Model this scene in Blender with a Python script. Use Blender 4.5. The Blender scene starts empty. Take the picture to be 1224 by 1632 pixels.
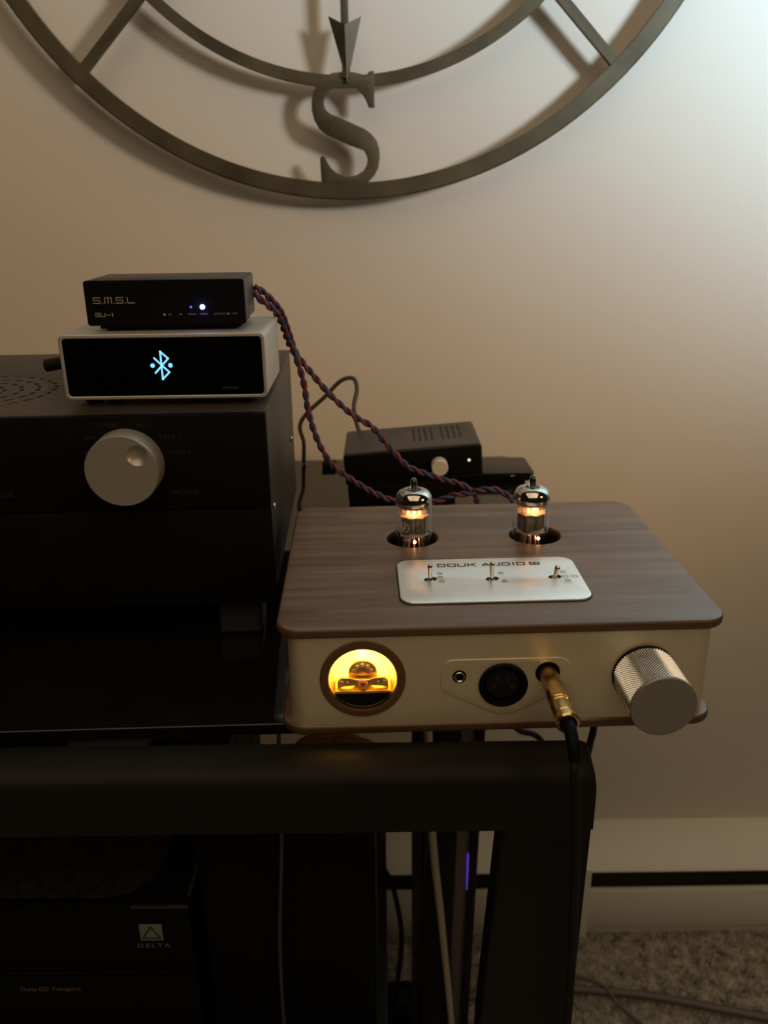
import bpy, bmesh, math, random
from mathutils import Vector, Matrix, Euler
random.seed(7)
PI = math.pi
S = bpy.context.scene
COL = S.collection
H = 878.0                       # camera height over the carpet, mm; all lengths below are mm, origin under the camera
K = 0.001

# ------------------------------------------------------------------ camera
F_PX = 1340.29
cam_d = bpy.data.cameras.new('camera')
cam_d.sensor_fit = 'VERTICAL'; cam_d.sensor_height = 24.0; cam_d.sensor_width = 18.0
cam_d.lens = F_PX * 24.0 / 1632.0
cam_d.clip_start = 0.01; cam_d.clip_end = 50
cam_d.dof.use_dof = True; cam_d.dof.focus_distance = 0.45; cam_d.dof.aperture_fstop = 8.0
cam = bpy.data.objects.new('camera', cam_d); COL.objects.link(cam)
cam.matrix_world = (Matrix.Translation((0, 0, H * K)) @ Matrix.Rotation(math.radians(90 - 20.4964), 4, 'X')
                    @ Matrix.Rotation(math.radians(-0.7351), 4, 'Z'))
S.camera = cam

# ------------------------------------------------------------------ world, lamps, exposure
W = bpy.data.worlds.new('room_glow'); S.world = W; W.use_nodes = True
bg = W.node_tree.nodes['Background']
bg.inputs[0].default_value = (1.0, .70, .42, 1); bg.inputs[1].default_value = 0.008

def lamp(name, kind, loc, energy, color, target=None, **kw):
    d = bpy.data.lights.new(name, kind); d.energy = energy; d.color = color
    for k, v in kw.items(): setattr(d, k, v)
    o = bpy.data.objects.new(name, d); COL.objects.link(o)
    o.location = (loc[0] * K, loc[1] * K, (loc[2] + H) * K)
    if target is not None:
        t = Vector((target[0] * K, target[1] * K, (target[2] + H) * K))
        o.rotation_euler = (t - o.location).to_track_quat('-Z', 'Y').to_euler()
    return o
# lamp standing to the right of the rack: a warm beam across the wall, and cooler light thrown up onto it
LP = (1075, -151, 340)
lamp('lamp_warm_beam', 'SPOT', LP, 35.4, (1.0, .614, .306), (199, 865, 238), spot_size=1.18, spot_blend=1.0, shadow_soft_size=0.12)
lamp('lamp_cool_beam', 'SPOT', LP, 174, (.373, .745, 1.0), (797, 865, 699), spot_size=1.78, spot_blend=1.0, shadow_soft_size=0.12)

# added wide, dim warm fill light, overhead and behind the camera
lamp('room_ceiling_fill', 'AREA', (-50, -700, 1500), 18.8, (1.0, .76, .49), (0, 200, 0), shape='SQUARE', size=2.4)

S.view_settings.view_transform = 'Standard'
S.view_settings.look = 'None'
S.view_settings.gamma = 1.0
S.view_settings.use_curve_mapping = False
S.view_settings.exposure = 0.0

# ------------------------------------------------------------------ materials
MATS = {}
def mat(name, color, rough=0.5, metal=0.0, emit=None, estr=0.0, bump=0.0, bscale=400.0, var=0.0, vscale=8.0,
        spec=0.5, trans=0.0, ior=1.5, coat=0.0, stretch=None):
    if name in MATS: return MATS[name]
    m = bpy.data.materials.new(name); m.use_nodes = True
    nt = m.node_tree; b = nt.nodes['Principled BSDF']
    b.inputs['Base Color'].default_value = (*color, 1)
    b.inputs['Roughness'].default_value = rough; b.inputs['Metallic'].default_value = metal
    b.inputs['Specular IOR Level'].default_value = spec; b.inputs['IOR'].default_value = ior
    b.inputs['Transmission Weight'].default_value = trans; b.inputs['Coat Weight'].default_value = coat
    if emit:
        b.inputs['Emission Color'].default_value = (*emit, 1); b.inputs['Emission Strength'].default_value = estr
    if bump or var:
        tc = nt.nodes.new('ShaderNodeTexCoord'); mp = nt.nodes.new('ShaderNodeMapping')
        if stretch: mp.inputs['Scale'].default_value = stretch
        nt.links.new(tc.outputs['Object'], mp.inputs['Vector'])
    if var:
        n = nt.nodes.new('ShaderNodeTexNoise'); n.inputs['Scale'].default_value = vscale; n.inputs['Detail'].default_value = 6
        r = nt.nodes.new('ShaderNodeValToRGB')
        r.color_ramp.elements[0].position = .3; r.color_ramp.elements[1].position = .7
        r.color_ramp.elements[0].color = (*[c * (1 - var) for c in color], 1)
        r.color_ramp.elements[1].color = (*[min(1, c * (1 + var)) for c in color], 1)
        nt.links.new(mp.outputs[0], n.inputs['Vector']); nt.links.new(n.outputs[0], r.inputs[0])
        nt.links.new(r.outputs[0], b.inputs['Base Color'])
    if bump:
        n = nt.nodes.new('ShaderNodeTexNoise'); n.inputs['Scale'].default_value = bscale; n.inputs['Detail'].default_value = 3
        bp = nt.nodes.new('ShaderNodeBump'); bp.inputs['Strength'].default_value = bump; bp.inputs['Distance'].default_value = .0005
        nt.links.new(mp.outputs[0], n.inputs['Vector']); nt.links.new(n.outputs[0], bp.inputs['Height'])
        nt.links.new(bp.outputs[0], b.inputs['Normal'])
    MATS[name] = m
    return m

def walnut():
    m = bpy.data.materials.new('walnut'); m.use_nodes = True; nt = m.node_tree; b = nt.nodes['Principled BSDF']
    tc = nt.nodes.new('ShaderNodeTexCoord')
    mp = nt.nodes.new('ShaderNodeMapping'); mp.inputs['Scale'].default_value = (7, 105, 60)
    n1 = nt.nodes.new('ShaderNodeTexNoise'); n1.inputs['Scale'].default_value = 1.0; n1.inputs['Detail'].default_value = 5; n1.inputs['Distortion'].default_value = .6
    mp2 = nt.nodes.new('ShaderNodeMapping'); mp2.inputs['Scale'].default_value = (40, 900, 500)
    n2 = nt.nodes.new('ShaderNodeTexNoise'); n2.inputs['Scale'].default_value = 1.0; n2.inputs['Detail'].default_value = 3
    mx = nt.nodes.new('ShaderNodeMath'); mx.operation = 'MULTIPLY_ADD'; mx.inputs[1].default_value = .30
    r = nt.nodes.new('ShaderNodeValToRGB'); e = r.color_ramp.elements
    e[0].position = .42; e[0].color = (.072, .041, .026, 1); e[1].position = .86; e[1].color = (.205, .132, .088, 1)
    x = r.color_ramp.elements.new(.62); x.color = (.130, .080, .052, 1)
    L = nt.links.new
    L(tc.outputs['Object'], mp.inputs[0]); L(tc.outputs['Object'], mp2.inputs[0])
    L(mp.outputs[0], n1.inputs['Vector']); L(mp2.outputs[0], n2.inputs['Vector'])
    L(n2.outputs[0], mx.inputs[0]); L(n1.outputs[0], mx.inputs[2]); L(mx.outputs[0], r.inputs[0]); L(r.outputs[0], b.inputs['Base Color'])
    b.inputs['Roughness'].default_value = .36; b.inputs['Specular IOR Level'].default_value = .8
    bp = nt.nodes.new('ShaderNodeBump'); bp.inputs['Strength'].default_value = .12; bp.inputs['Distance'].default_value = .0004
    L(n2.outputs[0], bp.inputs['Height']); L(bp.outputs[0], b.inputs['Normal'])
    return m
M = dict(
    wall=mat('cream_paint', (.68, .63, .56), .55, bump=.25, bscale=260, var=.012, vscale=3),
    carpet=mat('carpet', (.40, .345, .27), .95, var=.35, vscale=180, bump=.6, bscale=900),
    tuft=mat('carpet_tuft', (.46, .42, .34), .95, var=.6, vscale=75),
    heater=mat('cream_enamel', (.78, .75, .66), .42, var=.02, vscale=12),
    dark=mat('dark_gap', (.06, .054, .042), .8),
    bronze=mat('aged_bronze', (.085, .071, .040), .5, .35, var=.35, vscale=22, bump=.2, bscale=300),
    walnut=walnut(),
    edge=mat('walnut_edge', (.085, .040, .018), .45, var=.3, vscale=30, stretch=(.3, 2, 3)),
    alu=mat('champagne_aluminium', (.70, .61, .44), .42, .6, bump=.05, bscale=2500),
    plate=mat('satin_aluminium_plate', (.97, .99, .98), .38, .92, bump=.05, bscale=3000),
    knob=mat('silver_knob', (.92, .91, .89), .22, 1.0),
    knobface=mat('silver_knob_face', (.29, .27, .235), .45, .6),
    chrome=mat('nickel', (.72, .68, .60), .18, 1.0),
    gold=mat('gold_plate', (.80, .56, .22), .22, 1.0),
    goldhi=mat('gold_dark_groove', (.10, .06, .02), .4, .8),
    bezel=mat('brown_bezel', (.115, .052, .016), .5),
    black=mat('black_plastic', (.005, .0045, .004), .5, spec=.08),
    blackgloss=mat('black_gloss_screen', (.002, .002, .002), .12, spec=.05),
    blacksatin=mat('black_satin_metal', (.006, .0055, .005), .5, spec=.06, var=.1, vscale=60, bump=.05, bscale=2000),
    greymetal=mat('charcoal_metal', (.035, .032, .029), .38, .1, var=.1, vscale=40),
    sidemetal=mat('charcoal_side', (.050, .043, .036), .45, .2, var=.12, vscale=20),
    rubber=mat('black_rubber', (.008, .008, .008), .6, spec=.2),
    glassblack=mat('black_shelf_glass', (.006, .006, .005), .07, var=.3, vscale=30),
    rack=mat('black_rack_paint', (.012, .010, .008), .45, spec=.12, var=.15, vscale=25),
    silver=mat('silver_anodised', (.56, .56, .54), .42, .55, bump=.04, bscale=2500),
    satinknob=mat('satin_silver_knob', (.44, .40, .36), .40, .55),
    brightknob=mat('bright_silver_knob', (.80, .76, .70), .45, .3),
    grey=mat('grey_print', (.30, .28, .25), .6),
    dimprint=mat('faint_grey_print', (.030, .028, .024), .6, spec=.1),
    goldprint=mat('gold_print', (.17, .12, .075), .5, spec=.1),
    greenprint=mat('pale_green_emblem', (.17, .21, .165), .6, spec=.1),
    blackprint=mat('black_print', (.02, .02, .02), .6),
    symprint=mat('grey_symbol_print', (.16, .16, .155), .6),
    glass=mat('tube_glass', (1, 1, 1), .02, trans=1.0, ior=1.35),
    meterglass=mat('meter_glass', (1, 1, 1), .02, trans=1.0, ior=1.05),
    getter=mat('getter_mirror', (.62, .58, .50), .10, 1.0, var=.25, vscale=260),
    tip=mat('dark_glass_tip', (.05, .05, .045), .12, .6),
    anode=mat('grey_anode', (.20, .185, .15), .4, .6, var=.2, vscale=300),
    mica=mat('mica', (.62, .50, .40), .4),
    heat=mat('heater_glow', (.9, .4, .1), .5, emit=(1.0, .40, .11), estr=4.0),
    copper=mat('tube_lead', (.80, .60, .48), .3, .7),
    tubeprint=mat('tube_print', (.62, .58, .42), .5),
    dial=mat('lit_dial', (.90, .84, .45), .7, emit=(1.0, .66, .045), estr=1.0),
    brass=mat('brass', (.70, .46, .12), .32, .9),
    red=mat('red_pivot', (.55, .10, .03), .4),
    dialink=mat('dial_ink', (.22, .13, .01), .7),
    btblue=mat('lit_blue_icon', (.1, .3, .4), .5, emit=(.20, .62, 1.0), estr=1.25),
    led=mat('lit_blue_led', (.5, .6, 1), .4, emit=(.55, .68, 1.0), estr=9.0),
    leddim=mat('dim_blue_led', (.1, .12, .4), .4, emit=(.12, .14, .6), estr=.8),
    ledwhite=mat('lit_white_led', (.8, .8, .8), .4, emit=(1, .95, .85), estr=.65),
    violet=mat('violet_led_reflection', (.1, .05, .4), .4, emit=(.12, .05, .6), estr=.55),  # emission imitates a reflected LED glint on the rack upright
    cred=mat('red_braid', (.13, .022, .024), .6, var=.3, vscale=300),
    cblue=mat('blue_braid', (.035, .04, .115), .6, var=.3, vscale=300),
    greycable=mat('dark_grey_cable', (.045, .042, .036), .5),
    creamcable=mat('cream_cable', (.50, .42, .32), .5),
    browncable=mat('taupe_cable', (.13, .105, .085), .5),
    orange=mat('terracotta_cloth', (.80, .30, .15), .85, var=.25, vscale=30, bump=.4, bscale=500),
    webgrey=mat('taupe_metal', (.16, .13, .12), .4, .3),
    blackcloth=mat('black_woven_cloth', (.020, .019, .018), .95, var=.5, vscale=200, bump=1.0, bscale=900, spec=.1),
)

# ------------------------------------------------------------------ mesh helpers (mm)
class MB:
    def __init__(self): self.bm = bmesh.new()
    def box(self, x0, x1, y0, y1, z0, z1, bev=0, seg=2):
        r = bmesh.ops.create_cube(self.bm, size=1.0)
        vs = r['verts']
        for v in vs: v.co = Vector(((x0 + x1) / 2 + v.co.x * (x1 - x0), (y0 + y1) / 2 + v.co.y * (y1 - y0), (z0 + z1) / 2 + v.co.z * (z1 - z0)))
        if bev:
            es = list({e for v in vs for e in v.link_edges})
            bmesh.ops.bevel(self.bm, geom=es, offset=bev, segments=seg, affect='EDGES', profile=.5)
        return self
    def lathe(self, prof, org=(0, 0, 0), axis='Z', n=32):
        """prof: (radius, height); closes ends with radius 0"""
        o = Vector(org)
        def P(r, h, a):
            c, s = r * math.cos(a), r * math.sin(a)
            if axis == 'Z': return o + Vector((c, s, h))
            if axis == 'Y': return o + Vector((c, h, s))
            return o + Vector((h, c, s))
        rings = []
        for r, h in prof:
            if r < 1e-6: rings.append([self.bm.verts.new(P(0, h, 0))])
            else: rings.append([self.bm.verts.new(P(r, h, 2 * PI * i / n)) for i in range(n)])
        for A, B in zip(rings, rings[1:]):
            for i in range(n):
                j = (i + 1) % n
                if len(A) == 1 and len(B) == 1: break
                if len(A) == 1: f = (A[0], B[i], B[j])
                elif len(B) == 1: f = (A[i], A[j], B[0])
                else: f = (A[i], A[j], B[j], B[i])
                self.bm.faces.new(f)
        return self
    def cyl(self, org, r, h, axis='Z', n=32, bev=0.0):
        b = min(bev, r * .5, abs(h) * .5); s = 1 if h > 0 else -1
        if b: pr = [(0, 0), (r - b, 0), (r, s * b), (r, h - s * b), (r - b, h), (0, h)]
        else: pr = [(0, 0), (r, 0), (r, h), (0, h)]
        return self.lathe(pr, org, axis, n)
    def tube(self, pts, r, n=10, r1=None, closed=False):
        pts = [Vector(p) for p in pts]; N = len(pts); rings = []; up = None
        for i, p in enumerate(pts):
            if closed: t = pts[(i + 1) % N] - pts[i - 1]
            else: t = pts[min(i + 1, N - 1)] - pts[max(i - 1, 0)]
            t.normalize()
            if up is None:
                up = t.orthogonal().normalized()
            up = (up - t * up.dot(t)).normalized(); s = t.cross(up)
            rr = r if r1 is None else r + (r1 - r) * i / (N - 1)
            rings.append([self.bm.verts.new(p + (up * math.cos(2 * PI * k / n) + s * math.sin(2 * PI * k / n)) * rr) for k in range(n)])
        prs = list(zip(rings, rings[1:])) + ([(rings[-1], rings[0])] if closed else [])
        for A, B in prs:
            for k in range(n): self.bm.faces.new((A[k], A[(k + 1) % n], B[(k + 1) % n], B[k]))
        if not closed:
            self.bm.faces.new(rings[0][::-1]); self.bm.faces.new(rings[-1])
        return self
    def prism(self, outline, fn, d0, d1):
        """fn(u, v, d) -> point; closed outline extruded between d0 and d1"""
        A = [self.bm.verts.new(fn(u, v, d0)) for u, v in outline]; B = [self.bm.verts.new(fn(u, v, d1)) for u, v in outline]
        n = len(A)
        self.bm.faces.new(A); self.bm.faces.new(B[::-1])
        for i in range(n): self.bm.faces.new((A[i], B[i], B[(i + 1) % n], A[(i + 1) % n]))
        return self
    def add_mesh(self, me): self.bm.from_mesh(me); return self
    def mesh(self, name, ang=35, flat=False, tri=False, recalc=True):
        if recalc: bmesh.ops.recalc_face_normals(self.bm, faces=self.bm.faces[:])
        if tri: bmesh.ops.triangulate(self.bm, faces=[f for f in self.bm.faces if len(f.verts) > 4])
        me = bpy.data.meshes.new(name); self.bm.to_mesh(me); self.bm.free()
        me.transform(Matrix.Scale(K, 4))
        if not flat:
            me.shade_smooth(); me.set_sharp_from_angle(angle=math.radians(ang))
        return me

def put(name, mb, m, parent=None, origin=None, ang=35, flat=False, tri=False, recalc=True):
    """parent given: coordinates are local to it. else: coordinates are room mm, origin is set at `origin`"""
    if parent is None:
        og = Vector(origin or (0, 0, -H))
        bmesh.ops.translate(mb.bm, vec=-og, verts=mb.bm.verts[:])
    me = mb.mesh(name, ang, flat, tri, recalc); me.materials.append(m)
    o = bpy.data.objects.new(name, me); COL.objects.link(o)
    if parent is None: o.location = (og.x * K, og.y * K, (og.z + H) * K)
    else: o.parent = parent
    return o
def tag(o, label=None, cat=None, group=None, kind=None):
    if label: o['label'] = label
    if cat: o['category'] = cat
    if group: o['group'] = group
    if kind: o['kind'] = kind
    return o
def thing(name, loc, label, cat, rot=(0, 0, 0), group=None):
    e = bpy.data.objects.new(name, None); COL.objects.link(e); e.empty_display_size = .02
    e.location = (loc[0] * K, loc[1] * K, (loc[2] + H) * K); e.rotation_euler = rot
    return tag(e, label, cat, group)

def rrect(x0, x1, y0, y1, r, n=8):
    pts = []
    for cx, cy, a0 in ((x1 - r, y1 - r, 0), (x0 + r, y1 - r, 90), (x0 + r, y0 + r, 180), (x1 - r, y0 + r, 270)):
        for i in range(n + 1):
            a = math.radians(a0 + 90 * i / n); pts.append((cx + r * math.cos(a), cy + r * math.sin(a)))
    return pts
def circ(cx, cy, r, n=40, ry=None): return [(cx + r * math.cos(2 * PI * i / n), cy + (ry or r) * math.sin(2 * PI * i / n)) for i in range(n)]
def stadium(cx, cy, l, w, ang=0, n=5):
    pts = []
    for s in (1, -1):
        for i in range(n + 1):
            a = -PI / 2 + PI * i / n
            x, y = s * (l / 2 - w / 2 + w / 2 * math.cos(a)), s * w / 2 * math.sin(a)
            pts.append((cx + x * math.cos(ang) - y * math.sin(ang), cy + x * math.sin(ang) + y * math.cos(ang)))
    return pts
def slab(outlines, t, bevel=0, res=3, grow=0):
    """flat sheet with holes, centred on z = 0, thickness t; returns a mesh in mm"""
    cu = bpy.data.curves.new('sheet', 'CURVE'); cu.dimensions = '2D'; cu.fill_mode = 'BOTH'
    cu.extrude = t / 2 - bevel; cu.bevel_depth = bevel; cu.bevel_resolution = res; cu.offset = grow - bevel
    for ol in outlines:
        sp = cu.splines.new('POLY'); sp.points.add(len(ol) - 1); sp.use_cyclic_u = True
        for p, (x, y) in zip(sp.points, ol): p.co = (x, y, 0, 1)
    o = bpy.data.objects.new('sheet', cu); COL.objects.link(o)
    dg = bpy.context.evaluated_depsgraph_get(); dg.update()
    me = bpy.data.meshes.new_from_object(o.evaluated_get(dg))
    bpy.data.objects.remove(o); bpy.data.curves.remove(cu)
    return me
def slabmb(outlines, t, bevel=0, res=3, xf=None, grow=0):
    me = slab(outlines, t, bevel, res, grow)
    if xf is not None: me.transform(xf)
    mb = MB(); mb.add_mesh(me); bpy.data.meshes.remove(me)
    bmesh.ops.remove_doubles(mb.bm, verts=mb.bm.verts[:], dist=.0005)
    return mb
FRONT = Matrix.Rotation(PI / 2, 4, 'X')          # sheet (x, y) -> (x, z), its +z face looks to -y
def at(x, y, z): return Matrix.Translation((x, y, z))
def textmb(body, size, xf, align='CENTER', sx=1.0, bold=0.0, space=1.0, t=.12):
    cu = bpy.data.curves.new('letters', 'FONT'); cu.body = body; cu.size = size; cu.align_x = align; cu.align_y = 'CENTER'
    cu.extrude = t / 2; cu.offset = bold; cu.space_character = space; cu.resolution_u = 3
    o = bpy.data.objects.new('letters', cu); COL.objects.link(o)
    dg = bpy.context.evaluated_depsgraph_get(); dg.update()
    me = bpy.data.meshes.new_from_object(o.evaluated_get(dg))
    bpy.data.objects.remove(o); bpy.data.curves.remove(cu)
    me.transform(xf @ Matrix.Diagonal((sx, 1, 1, 1)))
    mb = MB(); mb.add_mesh(me); bpy.data.meshes.remove(me)
    return mb
def strokes(glyphs, w, xf, t=.12):
    """square-cut lettering out of straight bars: list of ((x0,y0),(x1,y1))"""
    mb = MB()
    for (a, b) in glyphs:
        a, b = Vector((*a, 0)), Vector((*b, 0)); d = (b - a)
        if d.length < 1e-6: d = Vector((1e-3, 0, 0))
        u = d.normalized(); nrm = Vector((-u.y, u.x, 0)) * w / 2; a = a - u * w / 2; b = b + u * w / 2
        vs = [a - nrm, b - nrm, b + nrm, a + nrm]
        A = [mb.bm.verts.new(xf @ (v + Vector((0, 0, -t / 2)))) for v in vs]; B = [mb.bm.verts.new(xf @ (v + Vector((0, 0, t / 2)))) for v in vs]
        mb.bm.faces.new(A[::-1]); mb.bm.faces.new(B)
        for i in range(4): mb.bm.faces.new((A[i], A[(i + 1) % 4], B[(i + 1) % 4], B[i]))
    return mb
def spline(pts, per=10, closed=False):
    P = [Vector(p) for p in pts]; out = []; N = len(P)
    for i in range(N if closed else N - 1):
        if closed: a, b, c, d = P[i - 1], P[i], P[(i + 1) % N], P[(i + 2) % N]
        else: a, b, c, d = P[max(i - 1, 0)], P[i], P[i + 1], P[min(i + 2, N - 1)]
        for k in range(per):
            t = k / per
            out.append(.5 * ((2 * b) + (c - a) * t + (2 * a - 5 * b + 4 * c - d) * t * t + (3 * b - a - 3 * c + d) * t ** 3))
    if not closed: out.append(P[-1])
    return out
def cutout(o, cutters):
    """boolean difference baked into the mesh; cutters (MB, room or local mm like o) are removed again"""
    for cm in cutters:
        me = cm.mesh('cut'); c = bpy.data.objects.new('cut', me); COL.objects.link(c); c.parent = o.parent
        md = o.modifiers.new('cut', 'BOOLEAN'); md.operation = 'DIFFERENCE'; md.solver = 'EXACT'; md.object = c
        bpy.context.view_layer.update()
        dg = bpy.context.evaluated_depsgraph_get(); dg.update()
        new = bpy.data.meshes.new_from_object(o.evaluated_get(dg)); o.modifiers.clear()
        old = o.data; nm = old.name; o.data = new; bpy.data.meshes.remove(old); new.name = nm
        bpy.data.objects.remove(c); bpy.data.meshes.remove(me)
    o.data.shade_smooth(); o.data.set_sharp_from_angle(angle=math.radians(35))

# ================================================================== THE SETTING
WY = 865.0
w = MB().box(-2200, 2200, WY, WY + 60, -H, 1500); tag(put('wall_back', w, M['wall']), kind='structure')
fl = MB().box(-2200, 2200, -2200, WY, -H - 40, -H); floor = tag(put('floor', fl, M['carpet']), kind='structure')
# carpet pile where the photograph looks down on it
mb = MB(); bm = mb.bm
for i in range(42000):
    x = random.uniform(-40, 620); y = random.uniform(520, 818)
    a = random.uniform(0, 2 * PI); h = random.uniform(3.5, 7.0); r = random.uniform(.8, 1.6)
    lx, ly = random.gauss(0, 2.2), random.gauss(0, 2.2)
    vs = [bm.verts.new((x + r * math.cos(a + k * 2.1), y + r * math.sin(a + k * 2.1), -H)) for k in range(3)]
    t = bm.verts.new((x + lx, y + ly, -H + h))
    for k in range(3): bm.faces.new((vs[k], vs[(k + 1) % 3], t))
pile = put('carpet_pile', mb, M['tuft'], origin=(290, 690, -H), flat=True)
tag(pile, 'short brown-grey carpet pile along the foot of the wall', 'carpet', kind='stuff')

# baseboard heater along the wall
ht = thing('baseboard_heater', (200, WY, -H), 'long cream metal baseboard heater along the foot of the wall', 'heater')
def hl(y): return y - WY
for (x0, x1) in ((-1700, 32), (47, 1400)):
    # hood: sloped cover over the slot
    prof = [(0, 133), (-16, 132), (-59, 108), (-60.5, 105.5), (-60, 104), (-57, 104), (-15, 128), (0, 128)]
    put('hood', MB().prism(prof, lambda u, v, d: Vector((d, u, v)), x0, x1), M['heater'], ht, tri=True)
    put('lower_panel', MB().box(x0, x1, -60, -57, 17, 74, 1), M['heater'], ht)
    put('panel_lip', MB().box(x0, x1, -58, -52, 71.6, 74, .4), M['heater'], ht)
    put('foot_strip', MB().box(x0, x1, -54, -50, 0, 18, .6), M['heater'], ht)
    put('damper', MB().box(x0 + 2, x1 - 2, -16, -12, 40, 120), M['dark'], ht)
put('end_cap', MB().prism([(0, 134), (-16, 133), (-60, 108.6), (-61, 105), (-61, 0), (0, 0)], lambda u, v, d: Vector((d, u, v)), 31.5, 47.5), M['heater'], ht, tri=True)

# ================================================================== WALL COMPASS
CY = 841.0
cx0, cz0 = -.0307 * CY, .4124 * CY
R1, R2 = .3966 * CY, .2903 * CY
wc = thing('wall_compass', (cx0, CY, cz0), 'large round bronze compass rose hanging on the cream wall', 'wall decor')
put('outer_ring', MB().lathe([(R1, -3), (R1 + 13.5, -3), (R1 + 15, -1.5), (R1 + 15, 5), (R1, 5), (R1, -3)], axis='Y', n=160), M['bronze'], wc)
put('inner_ring', MB().lathe([(R2, -2), (R2 + 9.5, -2), (R2 + 10, -1), (R2 + 10, 5), (R2, 5), (R2, -2)], axis='Y', n=140), M['bronze'], wc)
for k in range(4):
    a = PI / 4 + k * PI / 2; d = Vector((math.cos(a), 0, math.sin(a))); s = Vector((-d.z, 0, d.x))
    m_ = MB()
    ra, rb = 20, R1 + 1
    for r0, r1 in ((ra, R2 + 1), (R2 + 8, rb)):
        pts = [d * r0 - s * 4.2, d * r1 - s * 4.2, d * r1 + s * 4.2, d * r0 + s * 4.2]
        A = [m_.bm.verts.new(p + Vector((0, -2.5, 0))) for p in pts]; B = [m_.bm.verts.new(p + Vector((0, 4.5, 0))) for p in pts]
        m_.bm.faces.new(A); m_.bm.faces.new(B[::-1])
        for i in range(4): m_.bm.faces.new((A[i], B[i], B[(i + 1) % 4], A[(i + 1) % 4]))
    put('spoke', m_, M['bronze'], wc)
put('hub', MB().cyl((0, -4, 0), 24, 9, 'Y', 40, 1.5), M['bronze'], wc)
nx = -3.0                                              # needle from the hub to the S
nm = MB().box(nx - 3.4, nx + 3.4, -6, 0, 100 - cz0, -18, .8)
put('needle', nm, M['bronze'], wc)
m_ = MB(); b_ = m_.bm
tip = Vector((nx + .8, -6, 96 - cz0)); notch = Vector((nx, -10, 141 - cz0)); top_ = 149 - cz0
vl, vr = Vector((nx - 14.5, -2, top_)), Vector((nx + 14.5, -2, top_ - .5))
back = Vector((nx, 0, 138 - cz0)); tb = tip + Vector((0, 5, 0))
V_ = [b_.verts.new(v) for v in (tip, notch, vl, vr, back, tb)]
for f in ((0, 2, 1), (0, 1, 3), (1, 2, 4), (1, 4, 3), (5, 4, 2), (5, 3, 4), (0, 5, 2), (0, 3, 5)): b_.faces.new([V_[i] for i in f])
put('arrowhead', m_, M['bronze'], wc, flat=True)
# the letter S, a flat cut plate between the two rings; outline in plate mm
sp = [(800,150),(800,375),(765,375),(745,325),(715,275),(670,230),(620,205),(565,200),(510,210),(450,235),(410,275),(390,320),(390,365),(405,400),(440,430),
      (540,470),(640,515),(720,550),(775,590),(815,640),(835,700),(838,770),(825,850),(790,910),(745,955),(690,985),(620,997),(560,995),(500,985),(440,968),(390,950),
      (385,998),(362,998),(355,770),(370,757),(385,765),(400,800),(430,850),(480,895),(540,920),(600,925),(660,910),(710,880),(740,835),(750,790),(740,745),(715,705),(670,690),
      (600,665),(500,620),(410,580),(355,535),(320,470),(303,400),(303,330),(320,260),(355,200),(400,155),(470,125),(560,115),(640,120),(700,135),(745,150),(770,115),(800,112)]
so = []
for x, y in sp:
    px, py = 440 + x / 5.1, 100 + y / 5.1
    so.append(((px - 552) * .566 - 30.0 - cx0, (209 - py) * .547 + 57.5 - cz0))
put('letter_s', slabmb([so], 3.0, .3, 1, at(0, -1, 0) @ FRONT, grow=.75), M['bronze'], wc, ang=30)
for k in range(4):
    a = PI / 4 + k * PI / 2
    put('wall_stud', MB().cyl((math.cos(a) * (R1 + 7), 4, math.sin(a) * (R1 + 7)), 3, WY - CY - 4, 'Y', 12), M['bronze'], wc)

# ================================================================== RACK
G = -248.0                                             # top of the glass
rk = thing('equipment_rack', (-150, 480, -H), 'black metal equipment rack with a dark glass top, beside the cream wall', 'rack')
def rl(p): return (p[0] + 150, p[1] - 480, p[2] + H)
def rbox(mb, x0, x1, y0, y1, z0, z1, bev=0, seg=2): return mb.box(x0 + 150, x1 + 150, y0 - 480, y1 - 480, z0 + H, z1 + H, bev, seg)
gl = slabmb([rrect(-560, 142, 365, 822, 10)], 6.5, .8, 2)
bmesh.ops.rotate(gl.bm, cent=(-60, 365, 0), matrix=Matrix.Rotation(math.radians(1.6), 3, 'Z'), verts=gl.bm.verts[:])
bmesh.ops.translate(gl.bm, vec=(150, -480 - 5.0, G - 3.25 + H), verts=gl.bm.verts[:])
tag(put('glass_top', gl, M['glassblack'], rk, tri=True), 'black glass shelf')
# front beam: rounded profile, and the flat legs
bp = [(347, -250.5), (345, -249.5), (338, -250.5), (330, -253), (326, -257), (325, -262), (325, -286), (347, -286)]
xo = [(-560, 0), (94.5, 0), (97.3, -1.2), (98.6, -4)]
m_ = MB(); rings = []
for x, dz in xo:
    rings.append([m_.bm.verts.new((x + 150, y - 480, min(z, max(-286, z + dz)) + H)) for y, z in bp])
for A, B in zip(rings, rings[1:]):
    for i in range(len(bp)): m_.bm.faces.new((A[i], A[(i + 1) % len(bp)], B[(i + 1) % len(bp)], B[i]))
m_.bm.faces.new(rings[0][::-1]); m_.bm.faces.new(rings[-1])
put('front_beam', m_, M['rack'], rk, ang=60, tri=True)
def flatleg(pts, y0, y1, name='front_leg'):
    m_ = MB().prism(pts, lambda u, v, d: Vector((u + 150, d - 480, v + H)), y0, y1)
    bmesh.ops.bevel(m_.bm, geom=[e for e in m_.bm.edges if abs((e.verts[0].co - e.verts[1].co).normalized().z) > .5], offset=1.2, segments=2, affect='EDGES')
    put(name, m_, M['rack'], rk)
flatleg([(55, -286), (97.9, -286), (96.9, -330), (95.8, -415), (92, -H), (34, -H), (47.9, -415)], 325, 345)
flatleg([(-560, -286), (-512, -286), (-500, -H), (-548, -H)], 325, 345)
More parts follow.
